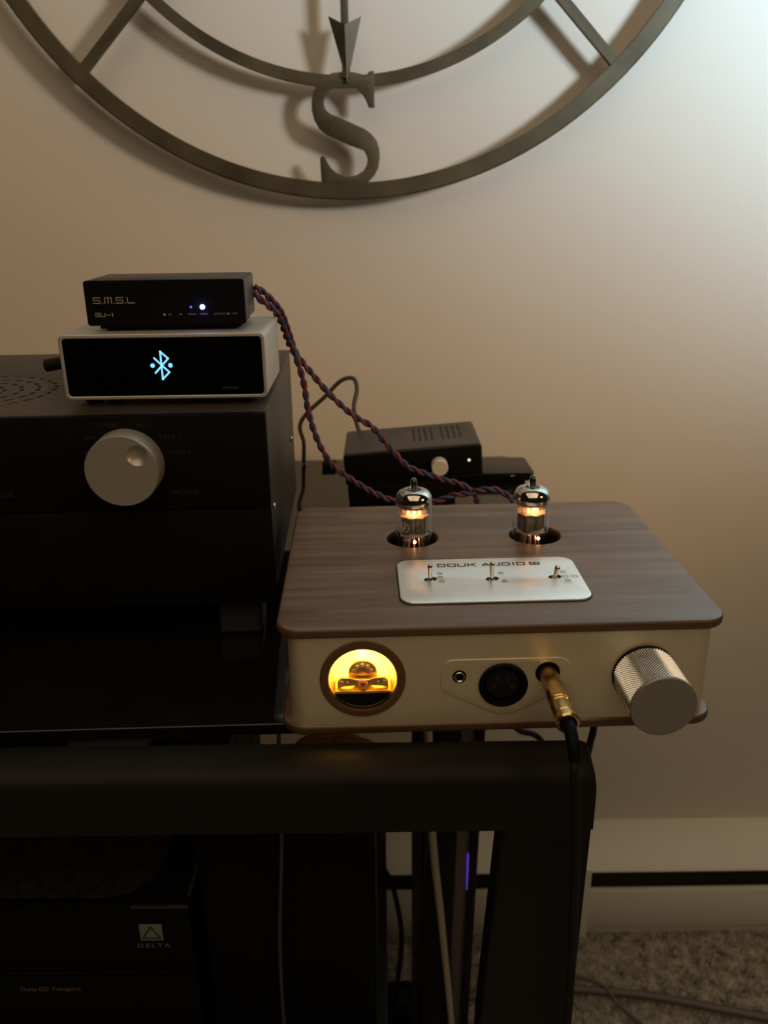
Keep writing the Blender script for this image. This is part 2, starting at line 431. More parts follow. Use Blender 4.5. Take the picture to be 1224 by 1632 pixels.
# upright under the glass: two black flanges and a grey web, foot on the carpet
rbox(u := MB(), 40, 65, 585, 640, -H, G - 6.5, 1); put('upright_flange', u, M['rack'], rk)
rbox(u := MB(), 77, 92, 585, 640, G - 22, G - 6.5, 1); rbox(u, 77.5, 84.5, 585, 640, -H, G - 20, 1); put('upright_flange', u, M['rack'], rk)
rbox(u := MB(), 64, 78.5, 592, 634, -H, G - 6.5, .5); tag(put('upright_web', u, M['webgrey'], rk), 'taupe metal web between black flanges')
for o in rk.children:
    if o.name.startswith('upright'):
        for v in o.data.vertices: v.co.x += (v.co.z - (G + H) * K) * .02
put('led_reflection', MB().cyl(rl((70.5, 591, -585)), .9, 40, 'Z', 8), M['violet'], rk)  # glowing strip stands in for a blue LED's reflection on the upright
put('rear_tube', MB().tube([rl((31, 650, z)) for z in (G - 6.5, -500, -700, -H)], 8.5, 20), M['greymetal'], rk)
rbox(u := MB(), -552, -500, 600, 640, -H, G - 6.5, 1); put('rear_leg', u, M['rack'], rk)
for x in (-450, -160):
    rbox(u := MB(), x, x + 40, 340, 420, G - 10.5, G - 6.7, .5); put('glass_bracket', u, M['rack'], rk)
# lower shelf carrying the disc players and the black cabinet
rbox(u := MB(), -545, -2, 330, 700, -560, -545, 1.5); put('lower_shelf', u, M['rack'], rk)
rbox(u := MB(), -12, -2, 560, 600, -H, -560, 1); put('shelf_support', u, M['rack'], rk)

# ================================================================== HEADPHONE AMPLIFIER
AX, AY, AZ, YAW, AD = 55.6, 349.4, -188.1, .0254, 167.3
amp = thing('headphone_amplifier', (AX, AY, AZ), 'tube headphone amplifier with walnut top, pale metal front and lit yellow meter', 'amplifier', (0, 0, YAW))
HB = -58.5
def edged(o):                                          # solid walnut lipping round the veneered boards
    o.data.materials.append(M['edge'])
    for p in o.data.polygons:
        if abs(p.normal.z) < .75: p.material_index = 1
    return o
topb = slabmb([rrect(-107.5, 107.5, 0, AD, 12, 10), circ(-36.5, 111.8, 14.8, 56), circ(36.3, 112, 14.8, 56)], 5, 1.6, 4, at(0, 0, -2.5))
edged(put('top_board', topb, M['walnut'], amp, ang=50))
botb = slabmb([rrect(-107, 107, 0.6, AD, 12, 10)], 5, 1.6, 4, at(0, 0, HB + 2.5))
edged(put('bottom_board', botb, M['walnut'], amp, ang=50))
FY = 2.0                                               # front face of the metal body
ch = slabmb([rrect(-102.5, 102.5, FY, AD - 4, 9, 8), rrect(-99.5, 99.5, FY + 3, AD - 7, 6, 8)], 48.5, 0, 0, at(0, 0, -5 - 24.25))
chassis = put('chassis', ch, M['alu'], amp)
VX, VZ = -66.8, -28.0
JX, JZ = 22.2, -26.9
cutout(chassis, [MB().cyl((VX, -4, VZ), 18.2, 14, 'Y', 64), MB().cyl((JX, -4, JZ), 5.9, 14, 'Y', 40),
                 MB().cyl((-20.4, -4, -27.7), 2.0, 14, 'Y', 24), MB().cyl((.9, -4, -32.9), 11.3, 14, 'Y', 48)])
put('chassis_floor', MB().box(-99, 99, 6, AD - 8, -52, -50.5), M['black'], amp)
# --- lit meter
mt = bpy.data.objects.new('level_meter', None); COL.objects.link(mt); mt.parent = amp; mt.location = (VX * K, 0, VZ * K)
mt['label'] = 'round level meter glowing yellow behind glass'
ring = slabmb([circ(0, 0, 20.6, 72), circ(0, 0, 16.8, 72)], 1.2, .3, 2, at(0, FY - .3, 0) @ FRONT)
tag(put('bezel', ring, M['bezel'], mt), 'brown ring around the meter')
put('inner_rim', MB().lathe([(16.8, FY - .6), (16.3, FY - .4), (16.2, FY + 1.2), (16.8, FY + 1.4), (16.8, FY - .6)], axis='Y', n=72), M['chrome'], mt)
put('meter_can', MB().lathe([(16.9, FY + .5), (18.1, FY + .5), (18.1, 22), (0, 22), (0, 21), (16.9, 21), (16.9, FY + .5)], axis='Y', n=64), M['brass'], mt)
put('dial', MB().lathe([(0, 16.5), (16.8, 16.5), (16.8, 17), (0, 17)], axis='Y', n=64), M['dial'], mt)
ink = MB()
XD = at(0, 16.35, 0) @ FRONT
arc = [(math.sin(math.radians(a)) * 20, math.cos(math.radians(a)) * 20 - 8.5) for a in range(-38, 39, 4)]
ik = [(arc[i], arc[i + 1]) for i in range(len(arc) - 1)]
for a in range(-36, 37, 8): ik.append(((math.sin(math.radians(a)) * 20, math.cos(math.radians(a)) * 20 - 8.5), (math.sin(math.radians(a)) * 18.6, math.cos(math.radians(a)) * 18.6 - 8.5)))
ik += [((-14, 2.2), (-8, 2.4)), ((8, 2.8), (14, 3.2))]
put('scale_print', strokes(ik, .22, XD, .1), M['dialink'], mt)
nums = MB()
for a, s_ in zip((-30, -20, -10, 0, 10, 20, 30), ('20', '10', '7', '5', '3', '0', '3')):
    t_ = textmb(s_, 1.9, at(math.sin(math.radians(a)) * 17.2, 16.35, math.cos(math.radians(a)) * 17.2 - 8.5) @ Matrix.Rotation(math.radians(a), 4, 'Y') @ FRONT, t=.1)
    me = bpy.data.meshes.new('t'); t_.bm.to_mesh(me); nums.add_mesh(me); bpy.data.meshes.remove(me)
put('scale_numbers', nums, M['dialink'], mt)
put('needle', MB().tube([(-.6, 13.8, -2), (-5.2, 15, 10.5)], .16, 6), M['dialink'], mt)
put('coil', MB().lathe([(0, 9.6), (6.4, 9.6), (7.0, 10.0), (7.0, 11.2), (0, 11.2)], (0, 0, -1.6), 'Y', 40), M['brass'], mt)
cp = MB()
for k in range(5):
    a = math.radians(18 + 36 * k); cp.cyl((math.cos(a) * 4.4, 8.9, math.sin(a) * 4.4 - 1.2), 1.0, 1.2, 'Y', 12)
put('coil_spring', cp, M['copper'], mt)
br = [(-12.4, -8.2), (-12.4, -4.2), (-10.6, -2.2), (-6, -2.2), (-3, -3.2), (3, -3.2), (6, -2.2), (10.6, -2.2), (12.4, -4.2), (12.4, -8.2), (9.5, -7.0), (4, -6.6), (2.2, -8.8), (-2.2, -8.8), (-4, -6.6), (-9.5, -7.0)]
put('bridge', slabmb([br], 2.0, .4, 2, at(0, 7.6, 0) @ FRONT), M['brass'], mt)
for x in (-10.4, -7.4, 7.4, 10.4): put('bridge_screw', MB().cyl((x, 6.1, -4.5), 1.15 if abs(x) > 9 else .75, .8, 'Y', 14, .2), M['chrome'], mt)
put('pivot', MB().cyl((0, 5.6, -4.9), 2.4, 1.4, 'Y', 24, .5), M['copper'], mt)
put('pivot_screw', MB().cyl((0, 5.0, -4.9), 1.4, 1.0, 'Y', 20, .3), M['red'], mt)
put('meter_shelf', MB().box(-13.6, 13.6, 4.5, 16, -9.6, -8.2, .3), M['brass'], mt)
sk = [p for p in circ(0, 0, 16.6, 64) if p[1] < -9.7]; sk = [(-13.4, -9.7)] + sorted(sk, key=lambda p: p[0]) + [(13.4, -9.7)]
put('lower_mask', MB().prism(sk, lambda u, v, d: Vector((u, d, v)), 4.5, 6.0), M['black'], mt, tri=True)
put('meter_glass', MB().lathe([(0, FY + 1.3), (16.2, FY + 1.3), (16.2, FY + 1.9), (0, FY + 1.9)], axis='Y', n=48), M['meterglass'], mt)
bl_d = bpy.data.lights.new('meter_bulb_and_fill', 'POINT'); bl_d.energy = .045; bl_d.color = (1.0, .76, .30); bl_d.shadow_soft_size = .0012
bl = bpy.data.objects.new('meter_bulb_and_fill', bl_d); COL.objects.link(bl); bl.parent = mt; bl.location = (0, 12.2 * K, 4.0 * K)
# --- raised socket panel
def fillet(pts, r, n=6):
    out = []; N = len(pts)
    for i in range(N):
        p0, p, p1 = Vector(pts[i - 1]), Vector(pts[i]), Vector(pts[(i + 1) % N]); rr = r[i]
        a, b = (p0 - p).normalized(), (p1 - p).normalized(); ang = a.angle(b); d = rr / math.tan(ang / 2)
        c = p + (a + b).normalized() * (rr / math.sin(ang / 2)); s, e = p + a * d - c, p + b * d - c
        for k in range(n + 1):
            v = s.lerp(e, k / n).normalized() * rr + c; out.append((v.x, v.y))
    return out
fb_d = bpy.data.lights.new('meter_bulb_and_fill', 'POINT'); fb_d.energy = .008; fb_d.color = (1.0, .70, .25); fb_d.shadow_soft_size = .001  # added warm fill inside the meter front, brightens the brass parts
fb = bpy.data.objects.new('meter_bulb_and_fill', fb_d); COL.objects.link(fb); fb.parent = mt; fb.location = (0, 7.5 * K, 11.5 * K)
po = fillet([(-29.5, -18.6), (34.5, -18.6), (34.5, -35.0), (1.6, -51.5), (-29.5, -35.2)], [6.5, 8, 6, 14, 6])
spn = slabmb([po, circ(JX, JZ, 5.9, 40), circ(-20.4, -27.7, 2.0, 24), circ(.9, -32.9, 11.3, 48)], .9, .35, 2, at(0, FY - .1, 0) @ FRONT)
put('socket_panel', spn, M['alu'], amp)
put('headphone_socket', MB().lathe([(5.9, FY - .4), (5.0, FY - .5), (4.9, FY + 12), (0, FY + 12), (0, FY + 13), (6.0, FY + 13), (5.9, FY - .4)], (JX, 0, JZ), 'Y', 40), M['black'], amp)
sj = put('small_socket', MB().lathe([(2.7, FY - .5), (2.7, FY - 1.2), (2.4, FY - 1.4), (1.95, FY - 1.1), (1.9, FY - .5), (2.7, FY - .5)], (-20.4, 0, -27.7), 'Y', 40), M['chrome'], amp)
put('socket_washer', MB().lathe([(2.7, FY - .5), (3.4, FY - .5), (3.3, FY - 1.0), (2.7, FY - 1.1), (2.7, FY - .5)], (-20.4, 0, -27.7), 'Y', 40), M['black'], sj)
put('socket_insert', MB().lathe([(2.0, FY - .9), (1.7, FY - .9), (1.7, FY + 6), (0, FY + 6), (0, FY + 7), (2.0, FY + 7), (2.0, FY - .9)], (-20.4, 0, -27.7), 'Y', 24), M['black'], sj)
xs = put('balanced_socket', MB().lathe([(11.9, FY - .55), (11.9, FY - 1.3), (11.3, FY - 1.8), (9.9, FY - 1.6), (9.6, FY - .5), (9.6, FY + 4), (0, FY + 4), (0, FY + 5), (11.2, FY + 5), (11.2, FY - .5), (11.9, FY - .55)], (.9, 0, -32.9), 'Y', 56), M['black'], amp)
xs['label'] = 'black round four-hole socket'
put('socket_core', MB().cyl((.9, FY + 4, -32.9), 8.3, -3.6, 'Y', 40, .5), M['rubber'], xs)
for dx, dz in ((-4.6, -1.2), (-2.2, 2.9), (2.2, 2.9), (4.6, -1.2)):
    put('pin_hole', MB().lathe([(.75, FY + .3), (1.25, FY + .15), (1.25, FY + .5), (.75, FY + .5), (.75, FY + .3)], (.9 + dx, 0, -32.9 + dz), 'Y', 14), M['greymetal'], xs)
# --- volume knob, knurled
KX, KZ, KR = 69.2, -29.2, 15.3
kb = bpy.data.objects.new('volume_knob', None); COL.objects.link(kb); kb.parent = amp; kb.location = (KX * K, 0, KZ * K)
kb['label'] = 'large silver knurled volume knob'
m_ = MB(); NT, NP = 62, 6; na = NT * NP; L0, L1 = FY - 1.6, -25.2; pitch = 1.55
nz = int((L0 - L1) / pitch * 6); rings = []
def tri(x): x = x % 1; return 1 - abs(2 * x - 1)
for j in range(nz + 1):
    h = L0 + (L1 - L0) * j / nz; row = []
    for i in range(na):
        a = 2 * PI * i / na; u = i / NP; v = (h - L0) / pitch
        g = max(0, min(tri((u + v)), tri((u - v))))
        r = KR - .62 + .85 * g
        row.append(m_.bm.verts.new((r * math.cos(a), h, r * math.sin(a))))
    rings.append(row)
for A, B in zip(rings, rings[1:]):
    for i in range(na): m_.bm.faces.new((A[i], A[(i + 1) % na], B[(i + 1) % na], B[i]))
put('knurled_grip', m_, M['knob'], kb, flat=True)
put('knob_skirt', MB().lathe([(0, FY - .05), (15.6, FY - .05), (15.6, FY - 1.6), (14.6, FY - 1.7), (0, FY - 1.7)], axis='Y', n=72), M['black'], kb)
put('knob_face', MB().lathe([(14.6, L1 + .2), (15.35, L1), (15.35, L1 - .9), (14.9, L1 - 1.4), (14.4, L1 - 1.45), (0, L1 - 1.45)], axis='Y', n=96), M['knobface'], kb)
# --- top plate with switches
holes = [(-30.6, 50.4), (1.6, 49.2), (34.6, 49.8)]
pl = slabmb([rrect(-47.3, 48.7, 23.2, 75.4, 7.5, 8)] + [stadium(hx, hy, 7.2, 5.0, .35) for hx, hy in holes], 1.2, .35, 2, at(0, 0, .75))
put('control_plate', pl, M['plate'], amp)
put('plate_seam', slabmb([rrect(-48.0, 49.4, 22.6, 76.0, 8, 8)], .3, 0, 0, at(0, 0, .05)), M['blackprint'], amp)
for (hx, hy), tilt, dirx, hh in zip(holes, (.02, .12, .25), (0, 0, .25), (9.4, 10.4, 7.2)):
    sw = bpy.data.objects.new('toggle_switch', None); COL.objects.link(sw); sw.parent = amp; sw.location = (hx * K, hy * K, 0)
    put('switch_well', MB().prism(stadium(0, 0, 7.0, 4.8, .35), lambda u, v, d: Vector((u, v, d)), .21, .26), M['black'], sw)
    put('switch_collar', MB().lathe([(1.2, .25), (1.7, .25), (1.6, .7), (1.2, .8), (1.2, .25)], n=24), M['chrome'], sw)
    m_ = MB().lathe([(0, 0), (1.0, 0), (1.05, 2), (1.45, hh - 1.6), (1.5, hh - .9), (1.1, hh - .1), (0, hh)], n=20)
    bmesh.ops.rotate(m_.bm, cent=(0, 0, .4), matrix=Matrix.Rotation(-tilt * .6, 3, 'X') @ Matrix.Rotation(dirx, 3, 'Y'), verts=m_.bm.verts[:])
    put('switch_lever', m_, M['chrome'], sw)
for x, y in ((-25.1, 56.6), (-25.2, 51.9), (-24.9, 47.3), (7.1, 55.5), (7.5, 45.5), (40.2, 55.3), (40.2, 49.8), (45.1, 49.5), (40.3, 44.4)):
    put('switch_symbol', MB().lathe([(1.15, 1.36), (1.5, 1.36), (1.5, 1.44), (1.15, 1.44), (1.15, 1.36)], (x, y, 0), 'Z', 24), M['symprint'], amp)
put('symbol_dot', MB().lathe([(0, 1.36), (.3, 1.36), (.3, 1.44), (0, 1.44)], (42.6, 49.7, 0), 'Z', 10), M['symprint'], amp)
for (x, y), s_ in zip(((-25.1, 56.6), (-25.2, 51.9), (-24.9, 47.3), (7.1, 55.5), (7.5, 45.5)), 'HMLIO'):
    put('switch_letter', textmb(s_, 1.9, at(x, y, 1.4), t=.08), M['symprint'], amp)
# wide square lettering
def G_(ch):
    D = {'D': [((0,0),(0,1)),((0,1),(.82,1)),((.82,1),(1,.8)),((1,.8),(1,.2)),((1,.2),(.82,0)),((.82,0),(0,0))],
         'O': [((.06,0),(.94,0)),((.94,0),(1,.1)),((1,.1),(1,.9)),((1,.9),(.94,1)),((.94,1),(.06,1)),((.06,1),(0,.9)),((0,.9),(0,.1)),((0,.1),(.06,0))],
         'U': [((0,1),(0,.1)),((0,.1),(.06,0)),((.06,0),(.94,0)),((.94,0),(1,.1)),((1,.1),(1,1))],
         'K': [((0,0),(0,1)),((0,.5),(.4,.5)),((.4,.5),(1,1)),((.4,.5),(1,0))],
         'A': [((0,0),(.5,1)),((.5,1),(1,0)),((.22,.3),(.78,.3))], 'I': [((.5,0),(.5,1))],
         'S': [((1,1),(0,1)),((0,1),(0,.52)),((0,.52),(1,.52)),((1,.52),(1,0)),((1,0),(0,0))],
         'M': [((0,0),(0,1)),((0,1),(1,1)),((1,1),(1,0)),((.5,1),(.5,0))], 'L': [((0,1),(0,0)),((0,0),(1,0))],
         '.': [((.5,0),(.5,0))], '-': [((0,.45),(1,.45))], '1': [((.1,1),(.6,1)),((.6,1),(.6,0))]}
    return D[ch]
def word(txt, x, y, w, h, gap, narrow='I.1'):
    out = []
    for c in txt:
        if c == ' ': x += w * .55; continue
        ww = w * .22 if c in '.' else (w * .3 if c in narrow else w)
        out += [((x + a[0] * ww, y + a[1] * h), (x + b[0] * ww, y + b[1] * h)) for a, b in G_(c)]
        x += ww + gap
    return out
put('lettering', strokes(word('DOUK AUDIO', -25.2, 65.4, 3.95, 3.2, 1.5), .72, at(0, 0, 1.4)), M['blackprint'], amp)
em = put('emblem', slabmb([rrect(24.4, 30.0, 65.2, 69.0, .8, 4)], .1, 0, 0, at(0, 0, 1.39)), M['blackprint'], amp)
put('emblem_glyph', strokes([((25.5, 66.1), (25.5, 68.1)), ((25.5, 66.1), (26.7, 66.1)), ((25.5, 67.1), (26.7, 67.1)), ((25.5, 68.1), (26.7, 68.1)), ((27.8, 66.1), (29, 66.1)), ((27.9, 67.1), (29, 67.1)), ((29, 66.1), (29, 68.1)), ((29, 68.1), (27.8, 68.1))], .32, at(0, 0, 1.46), .08), M['plate'], em)
# sockets deep in the two round openings, feet below
for sx in (-36.0, 34.2):
    put('tube_socket', MB().lathe([(0, -17), (13, -17), (13, -12.2), (11.6, -11.8), (11.6, -12.6), (0, -12.6)], (sx, 110.5, 0), n=40), M['black'], amp)
    put('socket_post', MB().cyl((sx, 110.5, -50.5), 8, 33.6, 'Z', 24), M['black'], amp)
for fx in (-85, 60):
    for fy in (40, 150):
        put('foot', MB().cyl((fx, fy, HB + .2), 6, -1.6, 'Z', 24, .3), M['rubber'], amp)

# ------------------------------------------------------------------ vacuum tubes
def tube_at(lx, ly, label, spin, printed):
    c, s = math.cos(YAW), math.sin(YAW)
    t = thing('vacuum_tube', (AX + c * lx - s * ly, AY + s * lx + c * ly, AZ - 12.6), label, 'vacuum tube', (0, 0, YAW + spin), 'glowing tubes in the amplifier')
    b = 12.6
    outer = [(0, .2), (7, .2), (9.4, .9), (10.5, 3), (10.6, 12), (10.65, b + 20), (10.7, b + 24.2), (10.2, b + 27), (8.6, b + 29.2), (6.0, b + 30.5), (3.4, b + 31.2), (2.0, b + 32.0), (1.9, b + 34.0), (1.6, b + 36.3), (.7, b + 37.2), (0, b + 37.3)]
    inner = [(0, b + 30.95), (3.4, b + 31.0), (5.95, b + 30.28), (8.5, b + 29.0), (10.02, b + 26.9), (10.5, b + 24.2), (10.45, b + 20), (10.4, 12), (10.3, 3.2), (9.0, 1.4), (0, .8)]
    gm = MB().lathe(outer, n=48); bmesh.ops.recalc_face_normals(gm.bm, faces=gm.bm.faces[:]); no_ = len(gm.bm.faces)
    gm.lathe(inner, n=48); gm.bm.faces.ensure_lookup_table(); inn = gm.bm.faces[no_:]
    bmesh.ops.recalc_face_normals(gm.bm, faces=inn); bmesh.ops.reverse_faces(gm.bm, faces=inn)
    g = put('glass_envelope', gm, M['glass'], t, ang=60, recalc=False)
    # silvery getter flash just inside the crown, curling under like a cap
    gt = [(0, b + 30.85), (3.35, b + 30.9), (5.88, b + 30.18), (8.4, b + 28.9), (9.92, b + 26.85), (10.4, b + 24.2), (10.36, b + 22.2), (10.0, b + 21.0), (9.2, b + 20.3), (0, b + 20.4)]
    put('getter_cap', MB().lathe(gt, n=48), M['getter'], t, ang=60)
    put('sealed_tip', MB().lathe([(0, b + 31.25), (1.5, b + 31.3), (1.35, b + 34), (1.1, b + 35.8), (.4, b + 36.6), (0, b + 36.7)], n=20), M['tip'], t, ang=60)
    for zz in (b + 15.0, b + 3.4):
        toothed = [((8.9 if (k // 2) % 2 else 7.9) * math.cos(2 * PI * k / 32), (8.9 if (k // 2) % 2 else 7.9) * math.sin(2 * PI * k / 32)) for k in range(32)]
        put('mica_disc', slabmb([toothed], .6, 0, 0, at(0, 0, zz)), M['mica'], t)
    for sx in (-1, 1):
        put('anode_plate', MB().box(sx * 3.7 - 3.2, sx * 3.7 + 3.2, -4.4, 4.4, b + 4.2, b + 14.2, .9), M['anode'], t)
        put('anode_rib', MB().box(sx * 3.7 - .5, sx * 3.7 + .5, -5.0, 5.0, b + 4.4, b + 14.0, .3), M['anode'], t)
        put('heater_end', MB().tube([(sx * 2.8, -1.4, b + 15.4), (sx * 2.9, -1.5, b + 17.6), (sx * 3.4, -1.5, b + 17.7), (sx * 3.6, -1.4, b + 15.4)], .62, 8), M['heat'], t)
        put('heater_end', MB().tube([(sx * 3.0, -3.0, b + 3.0), (sx * 3.1, -3.3, b + 1.6), (sx * 3.6, -3.2, b + 3.0)], .45, 8), M['heat'], t)
        put('support_rod', MB().tube([(sx * 6.6, 0, b - 8), (sx * 6.6, 0, b + 18.5)], .4, 8), M['chrome'], t)
    put('getter_ring', MB().tube([(3.4 * math.cos(a), 3.4 * math.sin(a) + 1, b + 18.6) for a in [2 * PI * k / 20 for k in range(20)]], .4, 8, closed=True), M['chrome'], t)
    for k in range(9):
        a = 2 * PI * k / 10 + .3
        ca, sa = math.cos(a), math.sin(a)
        put('lead_wire', MB().tube([(6.0 * ca, 6.0 * sa, 1.5), (6.2 * ca, 6.2 * sa, 6), (5.2 * ca, 5.2 * sa, 9.5), (4.4 * ca, 4.4 * sa, b + 3.1)], .5, 6), M['copper'], t)
        put('pin', MB().cyl((6.0 * ca, 6.0 * sa, 1.6), .5, -1.6, 'Z', 8), M['chrome'], t)
    pd = bpy.data.lights.new('heater_light', 'POINT'); pd.energy = .0055; pd.color = (1.0, .42, .15); pd.shadow_soft_size = .001
    po_ = bpy.data.objects.new('heater_light', pd); COL.objects.link(po_); po_.parent = t; po_.location = (0, -.0024, (b + 17.4) * K)
    ld_ = bpy.data.lights.new('heater_light', 'POINT'); ld_.energy = .0006; ld_.color = (1.0, .45, .2); ld_.shadow_soft_size = .001
    lo_ = bpy.data.objects.new('heater_light', ld_); COL.objects.link(lo_); lo_.parent = t; lo_.location = (0, -.0075, (b + .5) * K)
    if printed:
        def wrap(mb, ang0):
            for v in mb.bm.verts:
                a = -PI / 2 + ang0 + v.co.x / 10.8; r = 10.72 + v.co.y; v.co = Vector((r * math.cos(a), r * math.sin(a), v.co.z))
            return mb
        F = at(0, 0, b + 10.2) @ Matrix.Rotation(PI / 2, 4, 'X')
        rg = [((2.9 * math.cos(a), 2.9 * math.sin(a)), (2.9 * math.cos(a + .35), 2.9 * math.sin(a + .35))) for a in [k * PI / 9 for k in range(18)]]
        vv = [((-1.4, 1.4), (-.2, -1.6)), ((-.2, -1.6), (1.0, 1.6)), ((0, 1.9), (.9, .2)), ((.9, .2), (.2, -1.2)), ((-1.2, -.2), (-.3, -1.6))]
        put('maker_mark', wrap(strokes(rg + vv, .34, F, .1), -.62), M['tubeprint'], t)
        put('type_print', wrap(textmb('MADE', 1.5, at(0, 0, b + 5.4) @ FRONT, t=.1), 0.02), M['tubeprint'], t)
        put('type_number', wrap(textmb('1294', 2.6, at(0, 0, b + 2.6) @ FRONT, t=.1), -.45), M['tubeprint'], t)
    return t
tube_at(-35.4, 110.3, 'glowing glass vacuum tube at the left, with a printed round mark', 0, True)
tube_at(33.4, 110.8, 'glowing glass vacuum tube at the right, plain glass without print', .5, False)

# ------------------------------------------------------------------ headphone plug and cable
c, s = math.cos(YAW), math.sin(YAW)
def A2W(lx, ly, lz): return Vector((AX + c * lx - s * ly, AY + s * lx + c * ly, AZ + lz))
hp = thing('headphone_cable', tuple(A2W(JX, FY, JZ)), 'black headphone cable with a gold plug in the amplifier front', 'cable', (0, 0, YAW))
pf = [(0, 10), (3.1, 10), (3.1, -.2), (4.45, -.2), (4.55, -11.6), (4.75, -11.9), (4.75, -12.7), (4.95, -13), (5.05, -26.5), (4.75, -26.8), (4.75, -27.4), (5.1, -27.7), (5.1, -28.6), (4.75, -28.9), (4.75, -29.5), (5.15, -29.8), (5.2, -37.2), (4.9, -37.6), (4.9, -38), (5.3, -38.2), (5.3, -41.8), (4.7, -42.6), (3.6, -42.6), (3.3, -41), (0, -41)]
put('plug', MB().lathe(pf, axis='Y', n=48), M['gold'], hp)
put('plug_sleeve', MB().lathe([(0, -40.8), (3.9, -40.8), (3.9, -43.2), (3.1, -43.6), (0, -43.6)], axis='Y', n=32), M['black'], hp)
def W2H(p):
    d = Vector(p) - A2W(JX, FY, JZ); return Vector((c * d.x + s * d.y, -s * d.x + c * d.y, d.z))
boot = [Vector((0, -43, 0)), Vector((0, -46.5, -.8)), Vector((.2, -50, -3.2)), Vector((.5, -52.5, -6.5)), Vector((.8, -54.2, -10.5))]
put('strain_relief', MB().tube(spline(boot, 6), 3.0, 18, r1=2.75), M['black'], hp)
cb = [boot[-2], boot[-1]] + [W2H(p) for p in ((79.6, 295, -232), (82.4, 297, -256), (86.5, 303, -316), (89.5, 308, -396), (86, 306, -560), (70, 290, -760), (40, 240, -870), (-10, 170, -874.5), (-90, 120, -874.5))]
put('cable_run', MB().tube(spline(cb, 10), 2.1, 14), M['rubber'], hp)

# ================================================================== STEREO AMPLIFIER (left)
RYAW = math.radians(1.7)
rc = thing('stereo_amplifier', (-63.4, 445, G), 'wide black stereo amplifier with a large silver selector knob, on the rack at left', 'amplifier', (0, 0, RYAW))
Zt, Zb, RD, RW = 140.0, 26.6, 202, 436         # local: x from -RW to 0, y depth, z above the glass
put('case', MB().box(-RW + 1.5, -1.5, 3, RD, Zb + .6, Zt - 2.2, .6), M['sidemetal'], rc)
vent = []
for r, n_ in ((47, 30), (37, 24), (27, 17), (17, 11)):
    for k in range(n_):
        a = 2 * PI * (k + .5) / n_
        vent.append(stadium(-183.5 + r * math.cos(a), 68 + r * math.sin(a), 6.2, 2.3, a + PI / 2))
put('top_cover', slabmb([rrect(-RW + .8, -.8, 2.5, RD + .5, 2, 3)] + vent, 1.6, .3, 1, at(0, 0, Zt - 1.2)), M['sidemetal'], rc)
put('vent_backing', MB().box(-240, -120, 12, 130, Zt - 2.6, Zt - 2.1), M['dark'], rc)
put('front_panel', MB().box(-RW, 0, -2, 3.2, 86.0, Zt, .7), M['blacksatin'], rc)
put('lower_panel', MB().box(-RW, 0, -2, 3.2, Zb, 85.4, .7), M['blacksatin'], rc)
for fx in (-RW + 26, -24):
    for fy in (24, 172):
        put('foot', MB().box(fx - 13, fx + 13, fy - 13, fy + 13, 0, Zb + .8, 2, 3), M['greymetal'], rc)
put('side_screw', MB().cyl((-1.6, 22, 78), 2.2, 1.6, 'X', 16, .5), M['chrome'], rc)
put('side_screw', MB().cyl((-1.6, 170, 78), 2.2, 1.6, 'X', 16, .5), M['chrome'], rc)
kx, kz = -76.4, 113.2
sk_ = bpy.data.objects.new('selector_knob', None); COL.objects.link(sk_); sk_.parent = rc; sk_.location = (kx * K, -.002, kz * K); sk_['label'] = 'large satin silver knob with a dimple'
dimple = (9.2, 8.6)
kn = MB().lathe([(0, 0), (19.9, 0), (19.7, -13.2), (19.2, -14.0), (0, -14.0)], axis='Y', n=96)
ko = put('knob_body', kn, M['satinknob'], sk_)
sph = MB(); bmesh.ops.create_uvsphere(sph.bm, u_segments=32, v_segments=20, radius=7.6); bmesh.ops.translate(sph.bm, vec=(dimple[0], -19.0, dimple[1]), verts=sph.bm.verts[:])
cutout(ko, [sph])
def fx_(px, pz): return at(px, -2.05, pz) @ FRONT
RX = 63.4
for t_, X_, Z_ in (('TUNER', -149.3, -113.1), ('AUX', -128.9, -113.4), ('D/A', -158.4, -119.7), ('CD', -162.3, -128.2), ('TAPE 2', -115.6, -120.3), ('TAPE 1', -110.6, -128.9), ('RECORD', -110.0, -151.9), ('MODE', -209.7, -151.6)):
    put('lettering', textmb(t_, 3.7, fx_(X_ + RX, Z_ - G), space=1.05), M['dimprint'], rc)

# ------------------------------------------------------------------ silver wireless receiver on top
bt = thing('wireless_receiver', (-120.6, 463.8, -107.9), 'silver box with a black screen showing a lit blue wireless symbol, on the black amplifier', 'audio receiver', (0, 0, math.radians(.6)))
bz0, bz1, bx = 3.8, 39.9, 56.4
put('shell', slabmb([rrect(-bx, bx, bz0, bz1, 3.2, 6), rrect(-bx + 2.0, bx - 2.0, bz0 + 1.9, bz1 - 2.2, 2.0, 6)], 66, .5, 2, at(0, 33, 0) @ FRONT), M['silver'], bt)
put('screen', MB().prism(rrect(-bx + 2.05, bx - 2.05, bz0 + 1.95, bz1 - 2.25, 2.0, 6), lambda u, v, d: Vector((u, d, v)), .5, 3), M['blackgloss'], bt, tri=True)
put('back_plate', MB().prism(rrect(-bx + 2.05, bx - 2.05, bz0 + 1.95, bz1 - 2.25, 2.0, 6), lambda u, v, d: Vector((u, d, v)), 62, 65), M['black'], bt, tri=True)
XI = at(-1.3, .42, 22.5) @ FRONT
ic = [((0, -7.6), (0, 7.6)), ((0, 7.6), (4.0, 3.8)), ((4.0, 3.8), (-3.6, -4.0)), ((0, -7.6), (4.0, -3.8)), ((4.0, -3.8), (-3.6, 4.0))]
icon = put('wireless_symbol', strokes(ic, 1.0, XI, .12), M['btblue'], bt)
